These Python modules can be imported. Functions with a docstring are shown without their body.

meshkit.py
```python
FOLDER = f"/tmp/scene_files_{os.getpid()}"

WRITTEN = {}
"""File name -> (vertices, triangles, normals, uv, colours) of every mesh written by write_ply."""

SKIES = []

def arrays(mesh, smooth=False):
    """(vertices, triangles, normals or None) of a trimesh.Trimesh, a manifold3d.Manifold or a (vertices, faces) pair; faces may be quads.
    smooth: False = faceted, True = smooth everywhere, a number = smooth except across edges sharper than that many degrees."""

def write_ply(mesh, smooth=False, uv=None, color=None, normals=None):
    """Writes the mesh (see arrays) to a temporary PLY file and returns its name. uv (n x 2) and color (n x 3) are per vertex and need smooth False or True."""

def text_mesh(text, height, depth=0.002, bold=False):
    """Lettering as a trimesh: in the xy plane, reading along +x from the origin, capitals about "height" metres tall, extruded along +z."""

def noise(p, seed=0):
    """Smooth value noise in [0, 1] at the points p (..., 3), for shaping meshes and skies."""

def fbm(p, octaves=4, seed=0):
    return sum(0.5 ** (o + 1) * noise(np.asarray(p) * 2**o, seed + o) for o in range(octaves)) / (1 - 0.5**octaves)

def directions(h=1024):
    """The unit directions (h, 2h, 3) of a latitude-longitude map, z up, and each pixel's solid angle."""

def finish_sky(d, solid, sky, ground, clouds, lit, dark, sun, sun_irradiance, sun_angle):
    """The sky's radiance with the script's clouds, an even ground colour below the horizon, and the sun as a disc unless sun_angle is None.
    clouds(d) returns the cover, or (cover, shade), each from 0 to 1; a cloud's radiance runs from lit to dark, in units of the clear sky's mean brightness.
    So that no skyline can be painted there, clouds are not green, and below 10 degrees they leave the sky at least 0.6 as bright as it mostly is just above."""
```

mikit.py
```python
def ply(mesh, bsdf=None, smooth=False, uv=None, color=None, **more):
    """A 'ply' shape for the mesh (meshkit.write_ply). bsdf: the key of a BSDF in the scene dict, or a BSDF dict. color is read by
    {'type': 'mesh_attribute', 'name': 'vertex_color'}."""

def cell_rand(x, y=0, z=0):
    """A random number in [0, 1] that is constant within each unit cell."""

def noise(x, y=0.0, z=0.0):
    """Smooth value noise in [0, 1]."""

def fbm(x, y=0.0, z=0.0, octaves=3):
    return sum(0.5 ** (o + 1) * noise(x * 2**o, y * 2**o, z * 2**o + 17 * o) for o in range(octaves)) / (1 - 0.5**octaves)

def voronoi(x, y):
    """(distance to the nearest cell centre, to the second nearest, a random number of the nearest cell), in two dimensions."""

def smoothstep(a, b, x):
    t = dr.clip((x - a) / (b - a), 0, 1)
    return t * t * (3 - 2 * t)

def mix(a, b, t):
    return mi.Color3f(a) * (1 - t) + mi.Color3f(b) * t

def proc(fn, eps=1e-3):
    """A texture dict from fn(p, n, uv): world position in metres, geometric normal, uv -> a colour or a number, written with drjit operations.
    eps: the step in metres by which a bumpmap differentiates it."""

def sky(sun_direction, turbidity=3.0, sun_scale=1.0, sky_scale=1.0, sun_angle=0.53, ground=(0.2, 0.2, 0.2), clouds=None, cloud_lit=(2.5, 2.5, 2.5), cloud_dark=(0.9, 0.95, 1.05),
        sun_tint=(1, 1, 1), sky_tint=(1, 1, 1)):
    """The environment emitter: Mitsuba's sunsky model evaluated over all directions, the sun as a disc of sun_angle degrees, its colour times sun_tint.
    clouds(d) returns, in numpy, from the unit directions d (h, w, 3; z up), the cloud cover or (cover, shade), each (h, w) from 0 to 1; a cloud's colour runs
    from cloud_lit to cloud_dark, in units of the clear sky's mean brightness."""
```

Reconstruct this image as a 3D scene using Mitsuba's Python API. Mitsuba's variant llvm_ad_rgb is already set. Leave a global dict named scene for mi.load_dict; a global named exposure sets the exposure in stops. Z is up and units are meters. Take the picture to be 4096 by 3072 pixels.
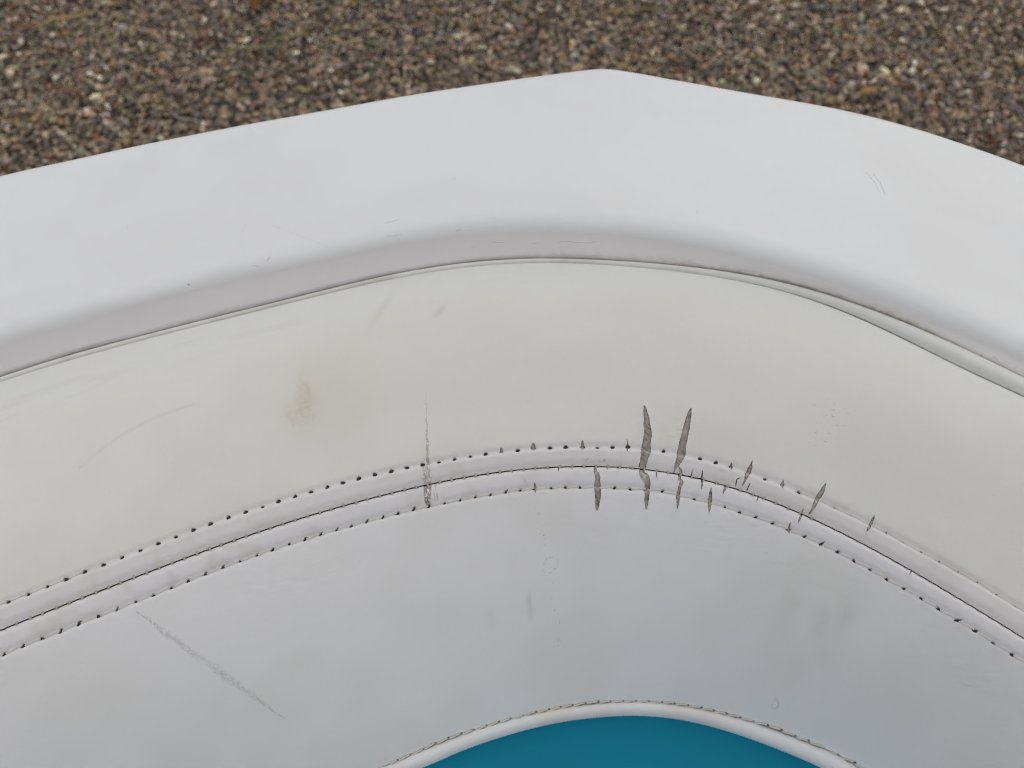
import math
import numpy as np, drjit as dr, mitsuba as mi, trimesh, mikit, meshkit
from scipy.interpolate import CubicSpline, PchipInterpolator
from scipy.spatial import Delaunay, cKDTree
from shapely.geometry import Polygon, Point, LineString
from shapely import contains_xy
from shapely.ops import unary_union
from mikit import proc, noise, fbm, voronoi, cell_rand, smoothstep, mix

# ------------------------------------------------------------------ camera, light, exposure
T4 = mi.ScalarTransform4f
PITCH = math.radians(58.0)
CAM = np.array([0.0, 0.0, 0.34])
LOOK = CAM + np.array([0, math.cos(PITCH), -math.sin(PITCH)])
scene, labels = {}, {}
scene['camera'] = {'type': 'thinlens', 'fov': 52.0, 'fov_axis': 'x', 'near_clip': 0.01, 'far_clip': 200.0,
                   'aperture_radius': 0.0016, 'focus_distance': 0.425,
                   'to_world': T4().look_at(origin=CAM.tolist(), target=LOOK.tolist(), up=[0, 0, 1])}
def overcast(d):
    """an even overcast: brightest overhead and towards the hidden sun, a third of that at the horizon"""
    up = np.clip(d[..., 2], 0, 1)
    sun = np.array([0.62, 0.48, 0.62]); sun /= np.linalg.norm(sun)
    lum = (1.25 + 1.75 * up) / 3 * (0.90 + 0.20 * np.clip(d @ sun, 0, 1) ** 3) * (0.94 + 0.12 * meshkit.fbm(d * 3.0, 4, 3))
    return np.ones_like(up), np.clip(1 - lum, 0, 1)
scene['sky'] = mikit.sky([0.62, 0.48, 0.62], turbidity=3, sun_scale=0.10, sun_angle=70, clouds=overcast,
                         cloud_lit=(2.92, 2.94, 3.03), cloud_dark=(0.0, 0.0, 0.0), sun_tint=(0.85, 0.97, 1.15))
exposure = 1.79

# ------------------------------------------------------------------ materials (uv = millimetres along, across, divided by 1000)
def seg(x, y, ax, ay, bx, by):
    """distance to a segment and the position along it, all in mm"""
    dx, dy = bx - ax, by - ay
    t = dr.clip(((x - ax) * dx + (y - ay) * dy) / (dx * dx + dy * dy), 0, 1)
    return dr.sqrt(dr.square(x - ax - t * dx) + dr.square(y - ay - t * dy)), t

def blob(x, y, cx, cy, rx, ry, ang=0.0):
    c, s = math.cos(ang), math.sin(ang)
    u, v = ((x - cx) * c + (y - cy) * s) / rx, ((y - cy) * c - (x - cx) * s) / ry
    return dr.exp(-(u * u + v * v))

def upper_colour(p, n, uv):
    s, d = uv.x * 1000, uv.y * 1000
    c = mix((0.755, 0.747, 0.708), (0.722, 0.71, 0.66), smoothstep(0.35, 0.7, fbm(s * 0.02, d * 0.03, 3.0)))
    strip = smoothstep(9.5, 7.0, d)
    c = mix(c, (0.70, 0.682, 0.678), strip * 0.9)
    c = mix(c, (0.60, 0.545, 0.535), strip * smoothstep(0.45, 0.75, fbm(s * 0.11, d * 0.12, 9.0)) * 0.35)
    # clean bluish zone near the welt, grimy smudges along it
    c = mix(c, (0.74, 0.745, 0.735), smoothstep(58, 76, d) * 0.7)
    edge = smoothstep(0.52, 0.75, fbm(s * 0.035, d * 0.22, 5.0)) * smoothstep(64, 74, d) * smoothstep(40, -40, s)
    c = mix(c, (0.47, 0.435, 0.39), edge * 0.12)
    # brown rub mark
    w = 5.0 * (fbm(s * 0.25, d * 0.25, 1.0) - 0.5)
    b = blob(s + w, d + w, -107.5, 36.5, 5.0, 7.0, -0.3) * 0.8 + blob(s + w, d, -105.0, 45.0, 2.2, 6.0, -0.15) * 0.45 + blob(s, d + w, -113.5, 34.0, 2.2, 3.5) * 0.55
    c = mix(c, (0.50, 0.44, 0.34), dr.clip(b * (0.30 + 0.40 * noise(s * 0.9, d * 0.9)), 0, 0.55))
    c = mix(c, (0.60, 0.58, 0.46), dr.clip(blob(s, d, -96, 40, 14, 16) * 0.32 + blob(s, d, 20, 42, 45, 18) * 0.14, 0, 1))
    c = mix(c, (0.48, 0.46, 0.42), blob(s, d, -50.5, 63.8, 1.2, 3.2, -0.7) * 0.4)
    c = mix(c, (0.53, 0.52, 0.48), blob(s, d, -71, 69, 1.5, 9, -0.65) * 0.3)
    # vertical scuffed streak
    q, t = seg(s + 0.4 * (noise(d * 0.5, 7.0) - 0.5), d, -60.6, 33.0, -65.6, 7.0)
    wd = mi.Float(0.12) + 0.75 * t
    k = smoothstep(wd, wd * 0.45, q) * smoothstep(0.0, 0.25, t)
    c = mix(c, (0.29, 0.265, 0.24), k * (0.25 + 0.65 * smoothstep(0.35, 0.6, noise(s * 5.0, d * 2.6, 4.0))) * (0.35 + 0.6 * t))
    q, t = seg(s, d, -66.2, 6.6, -67.4, 0.5)
    wide = 2.2 + 0.8 * noise(d * 0.9, 3.0)
    c = mix(c, (0.26, 0.23, 0.20), smoothstep(wide, wide * 0.3, q) * smoothstep(0.42, 0.66, noise(s * 4.4, d * 1.8, 8.0)) * 0.75)
    # faint curved rub line at left, tiny flecks at right
    a1, _ = seg(s, d, -193, 42.0, -176, 47.8); a2, _ = seg(s, d, -176, 47.8, -162, 50.4); a3, _ = seg(s, d, -162, 50.4, -146, 50.8)
    c = mix(c, (0.53, 0.52, 0.49), smoothstep(1.0, 0.1, dr.minimum(a1, dr.minimum(a2, a3))) * (0.08 + 0.22 * noise(s * 0.3, d * 0.3)))
    fleck = smoothstep(0.82, 0.9, noise(s * 1.7, d * 3.2, 2.0))
    c = mix(c, (0.35, 0.33, 0.31), fleck * (blob(s, d, 86, 30, 5, 9) * 0.6 + blob(s, d, 30, 14, 8, 6) * 0.5 + 0.10) * 0.7)
    sp = blob(s, d, -0.5, 1.6, 1.6, .5) + blob(s, d, 7.2, 1.5, 1.6, .5) + 0.8 * blob(s, d, 5.0, 1.3, 1.0, .4)
    c = mix(c, (0.36, 0.31, 0.29), dr.clip(sp, 0, 1) * smoothstep(0.4, 0.6, noise(s * 2.2, d * 2.2, 6.0)) * 0.7)
    return c

def lower_colour(p, n, uv):
    s, d = uv.x * 1000, uv.y * 1000
    c = mix((0.757, 0.753, 0.752), (0.73, 0.722, 0.706), smoothstep(0.4, 0.72, fbm(s * 0.022, d * 0.035, 13.0)))
    strip = smoothstep(-9.5, -7.0, d)
    c = mix(c, (0.70, 0.684, 0.687), strip * 0.9)
    c = mix(c, (0.58, 0.53, 0.51), strip * smoothstep(0.5, 0.78, fbm(s * 0.12, d * 0.14, 21.0)) * smoothstep(60, -60, s) * 0.45)
    # grey scuff
    x = s + 1.6 * (noise(s * 0.2, d * 0.2, 3.0) - 0.5)
    q1, t1 = seg(x, d, -192, -11, -173, -36.5); q2, t2 = seg(x, d, -173, -36.5, -154, -58)
    q = dr.minimum(q1, q2)
    taper = 0.25 + 0.75 * smoothstep(0.0, 0.45, t1) * smoothstep(1.0, 0.35, t2)
    hatch = noise((s * 0.80 + d * 0.6) * 4.2, (d * 0.8 - s * 0.6) * 1.3, 2.0) * 0.6 + 0.4 * noise(s * 2.2, d * 2.2, 7.0)
    c = mix(c, (0.33, 0.325, 0.32), smoothstep(2.1 * taper, 0.15, q) * smoothstep(0.22, 0.72, hatch) * 0.6 * (0.45 + 0.7 * noise(s * 0.12, d * 0.12)))
    # dirt patch under the streak
    q, t = seg(s, d, -67.6, -0.9, -68.8, -6.2)
    wd = 2.1 - 0.5 * t
    k = smoothstep(wd, wd * 0.55, q)
    c = mix(c, (0.20, 0.165, 0.135), k * smoothstep(0.16, 0.5, noise(s * 2.6, d * 2.2, 5.0)) * 0.9)
    c = mix(c, (0.42, 0.37, 0.33), smoothstep(2.0, 0.5, dr.abs(s + 65.0)) * smoothstep(-7.0, -6.0, d) * smoothstep(0.5, 0.7, noise(s * 2.0, d * 0.6, 15.0)) * 0.6)
    # dried drops, dim dirt clouds
    r = dr.sqrt(dr.square((s + 18.3) / 3.6) + dr.square((d + 31.9) / 2.1)) + 0.75 * (noise(s * 0.4, d * 0.5, 2.0) - 0.5) + 0.2 * (noise(s * 1.2, d * 1.5) - 0.5)
    c = mix(c, (0.45, 0.44, 0.42), smoothstep(0.16, 0.0, dr.abs(r - 0.95)) * smoothstep(0.35, 0.6, noise(s * 1.4, d * 1.4, 3.0)) * 0.4)
    r = dr.sqrt(dr.square((s - 118.7) / 2.2) + dr.square((d + 50.0) / 1.7))
    r = r + 0.7 * (noise(s * 0.6, d * 0.6, 1.0) - 0.5)
    c = mix(c, (0.47, 0.44, 0.40), smoothstep(1.1, 0.6, r) * smoothstep(0.2, 0.8, r + 0.3 * (s - 118.7) / 2.2) * 0.45)
    c = mix(c, (0.52, 0.49, 0.43), (0.35 + 1.1 * smoothstep(0.3, 0.7, fbm(s * 0.12, d * 0.12, 6.0))) * dr.clip(blob(s, d, 122, -26, 10, 11, 0.5) * 0.28 + blob(s, d, 100, -22, 6, 10, 0.4) * 0.2 + blob(s, d, -29, -44, 1.6, 3.5) * 0.5 + blob(s, d, -50, -46, 3, 3) * 0.25, 0, 1))
    fleck = smoothstep(0.86, 0.93, noise(s * 1.6, d * 2.6, 12.0))
    line, _ = seg(s + 2.0 * (noise(d * 0.2, 1.0) - 0.5), d, -23.0, -12.0, -14.0, -56.0)
    c = mix(c, (0.33, 0.31, 0.29), fleck * (0.08 + 0.7 * smoothstep(1.6, 0.2, line)))
    c = mix(c, (0.55, 0.40, 0.42), blob(s, d, -26.8, -4.8, 0.5, 1.3, 0.4) * 0.5)
    return c

def grain(p, n, uv):
    """leather-like grain plus bands of fine creases that run along the pad"""
    s, d = uv.x * 1000, uv.y * 1000
    g = noise(s * 1.25, d * 1.7, 1.0) * 0.55 + noise(s * 2.9, d * 3.3, 2.0) * 0.45
    w = s + d * 0.55 + 5.0 * noise(s * 0.07, d * 0.09)
    v = d - s * 0.12 + 2.2 * noise(s * 0.10, d * 0.16)
    cr = noise(w * 0.22, v * 1.1, 4.0) * 0.5 + noise(w * 0.40, v * 2.1, 9.0) * 0.5
    low = smoothstep(0.36, 0.70, fbm(s * 0.03, d * 0.05, 6.0)) * smoothstep(-6.0, -11.0, d) * (0.35 + 0.65 * smoothstep(-45.0, -14.0, d))
    up = smoothstep(0.45, 0.75, fbm(s * 0.03, d * 0.05, 16.0)) * smoothstep(30, 12, d) * smoothstep(6.0, 9.0, d)
    return g * 0.55 + cr * (low + 0.8 * up) * 0.65

def shell_colour(p, n, uv):
    s, d = uv.x * 1000, uv.y * 1000
    c = mix((0.775, 0.785, 0.79), (0.76, 0.765, 0.765), smoothstep(0.35, 0.7, fbm(s * 0.02, d * 0.02, 1.0)))
    wall = smoothstep(2.0, -4.0, d)                      # uv.y counts along the surface, 9 where the flat rim begins, below -3 on the inner wall
    c = mix(c, (0.825, 0.805, 0.803), wall * 0.9)
    foot = -14.5 + 7.0 * smoothstep(-60, 140, s)         # where the wall meets the welt
    c = mix(c, (0.50, 0.42, 0.33), smoothstep(foot + 3.6, foot + 0.6, d) * smoothstep(0.40, 0.75, noise(s * 0.8, d * 0.8, 4.0) * 0.6 + 0.4 * fbm(s * 0.05, 2.0)) * smoothstep(-60, 90, s) * 0.45)
    c = mix(c, (0.45, 0.40, 0.36), smoothstep(foot + 1.4, foot + 0.2, d) * (0.12 + 0.25 * noise(s * 0.15, 3.0)))
    hair, _ = seg(s + 0, d + 1.6 * (noise(s * 0.3, 3.0) - 0.5), -40, -7.0, 5, -6.0)
    c = mix(c, (0.45, 0.41, 0.38), smoothstep(0.25, 0.02, hair) * smoothstep(0.5, 0.7, noise(s * 0.25, 9.0)) * 0.45)
    m = mi.Float(0.0)
    for ax, ay, bx, by, wd, k in ((70.6, 64.5, 73.4, 59.4, .28, .5), (73.4, 59.4, 75.2, 54.6, .28, .35), (72.3, 64.8, 74.7, 60.3, .32, .55), (74.7, 60.3, 76.8, 54.3, .32, .5),
                                  (-102, 21.5, -83.6, 2.2, .14, .3), (-110.6, 25.5, -112.8, 20.0, .16, .4), (-106.4, 3.4, -105.4, 4.6, .3, .8), (-58.8, 9.9, -63.5, 9.2, .4, .5),
                                  (-63.6, 3.0, -59, 2.6, .35, .35), (-40.8, 0.9, -39.6, 1.2, .4, .45), (-38.0, 0.5, -28.0, 1.6, .2, .2), (-112, 3.0, -110.0, 2.2, .3, .4), (-31, 6.0, -26.0, 3.2, .12, .3)):
        q, t = seg(s, d, ax, ay, bx, by)
        m = dr.maximum(m, smoothstep(wd, wd * 0.3, q) * k * 0.65)
    for cx, cy, r in ((-135.0, 1.4, .6), (30.7, 15.2, .3), (-39, 29.3, .28), (-8, 4.2, .25), (47, 43, .2), (-150, 40, .2), (15, 33, .15)):
        m = dr.maximum(m, smoothstep(r, r * 0.5, dr.sqrt(dr.square(s - cx) + dr.square(d - cy))) * 0.6)
    c = mix(c, (0.30, 0.28, 0.27), m)
    return c

def shell_wave(p, n, uv):
    s, d = uv.x * 1000, uv.y * 1000
    return fbm(s * 0.016, d * 0.045, 2.0) * 1.0 + 0.012 * noise(s * 0.8, d * 0.8)

def torn_colour(p, n, uv):
    """uv.x: distance from the cut edge in mm; dirty knitted backing with stray pale fibres"""
    x, y = p.x * 1000, p.y * 1000
    c = mix((0.68, 0.63, 0.56), (0.50, 0.46, 0.40), fbm(x * 0.8, y * 0.8, 3.0))
    f = noise((x + y) * 0.35, (x - y * 0.8) * 2.6, 1.0)
    c = mix(c, (0.78, 0.76, 0.72), smoothstep(0.72, 0.9, f) * 0.6)
    f2 = noise((x - y * 0.7) * 0.4, (x + y * 1.2) * 2.2, 5.0)
    c = mix(c, (0.22, 0.19, 0.16), smoothstep(0.62, 0.9, f2) * 0.7)
    return mix((0.10, 0.088, 0.082), c, smoothstep(0.02, 0.14 + 0.32 * noise(x * 1.6, y * 1.6, 7.0), uv.x * 1000))  # dark rim along the cut edge: painted shade mixed with grime

def torn_bump(p, n, uv):
    x, y = p.x * 1000, p.y * 1000
    return noise((x + y) * 0.9, (x - y) * 4.0, 1.0) + noise((x - y) * 0.9, (x + y) * 4.0, 2.0)

def teal_colour(p, n, uv):
    x, y = p.x * 1000, p.y * 1000
    return mix((0.001, 0.205, 0.33), (0.002, 0.19, 0.29), fbm(x * 0.04, y * 0.04, 1.0))

def teal_grain(p, n, uv):
    return noise(p.x * 1500, p.y * 1500, 1.0) * 0.6 + 0.4 * noise(p.x * 3000, p.y * 3000, 2.0)

def white_vinyl(p, n, uv):
    x, y = p.x * 1000, p.y * 1000
    return mix((0.71, 0.715, 0.715), (0.68, 0.66, 0.63), smoothstep(0.4, 0.75, fbm(x * 0.05, y * 0.08, 2.0)))

def welt_colour(p, n, uv):
    s = uv.x * 1000
    c = mix((0.70, 0.71, 0.69), (0.655, 0.65, 0.60), fbm(s * 0.05, 1.0))
    return mix(c, (0.50, 0.46, 0.40), smoothstep(0.5, 0.75, fbm(s * 0.07, uv.y * 9.0, 8.0)) * smoothstep(60, -20, s) * 0.5)

def ground_colour(p, n, uv):
    a, b, r = voronoi(p.x * 150, p.y * 150)
    c = mix((0.07, 0.06, 0.05), (0.22, 0.19, 0.15), r)
    return c * (0.5 + 0.5 * smoothstep(0.0, 0.3, b - a))

def pr(fn, rough, spec=0.5, **k):
    return {'type': 'principled', 'base_color': proc(fn), 'roughness': rough, 'specular': spec, **k}
def bump(inner, fn, scale, eps):
    return {'type': 'twosided', 'b': {'type': 'bumpmap', 'arbitrary': proc(fn, eps=eps), 'scale': scale, 'bsdf': inner}}

scene['upper_vinyl'] = bump(pr(upper_colour, 0.48, 0.45), grain, 0.00035, 0.00015)
scene['lower_vinyl'] = bump(pr(lower_colour, 0.48, 0.45), grain, 0.00035, 0.00015)
scene['gelcoat'] = bump(pr(shell_colour, 0.22, 0.5), shell_wave, 0.0022, 0.002)
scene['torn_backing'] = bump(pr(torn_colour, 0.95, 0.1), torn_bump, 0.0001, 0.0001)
scene['teal_vinyl'] = bump(pr(teal_colour, 0.5, 0.12), teal_grain, 0.00004, 0.0002)
scene['roll_vinyl'] = bump(pr(white_vinyl, 0.42, 0.5), teal_grain, 0.00002, 0.0002)
scene['welt_vinyl'] = {'type': 'twosided', 'b': pr(welt_colour, 0.40, 0.5)}
scene['thread'] = {'type': 'twosided', 'b': {'type': 'principled', 'base_color': {'type': 'rgb', 'value': [0.61, 0.595, 0.54]}, 'roughness': 0.6, 'specular': 0.3}}
scene['dirty_thread'] = {'type': 'twosided', 'b': {'type': 'principled', 'base_color': {'type': 'rgb', 'value': [0.42, 0.39, 0.32]}, 'roughness': 0.7, 'specular': 0.2}}
scene['gap_shade_cloth'] = {'type': 'twosided', 'b': {'type': 'diffuse', 'reflectance': {'type': 'rgb', 'value': [0.085, 0.08, 0.085]}}}
scene['ground_dirt'] = {'type': 'twosided', 'b': {'type': 'diffuse', 'reflectance': proc(ground_colour)}}
scene['stone'] = {'type': 'twosided', 'b': {'type': 'principled', 'base_color': {'type': 'mesh_attribute', 'name': 'vertex_color'}, 'roughness': 0.75, 'specular': 0.35}}
for nm, col in (('straw', (0.40, 0.29, 0.11)), ('bark', (0.22, 0.10, 0.045)), ('leaf_brown', (0.20, 0.095, 0.03)), ('grass_dull', (0.20, 0.19, 0.085)), ('rust_chip', (0.42, 0.23, 0.07))):
    scene[nm] = {'type': 'twosided', 'b': {'type': 'principled', 'base_color': {'type': 'rgb', 'value': list(col)}, 'roughness': 0.7, 'specular': 0.3}}

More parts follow.
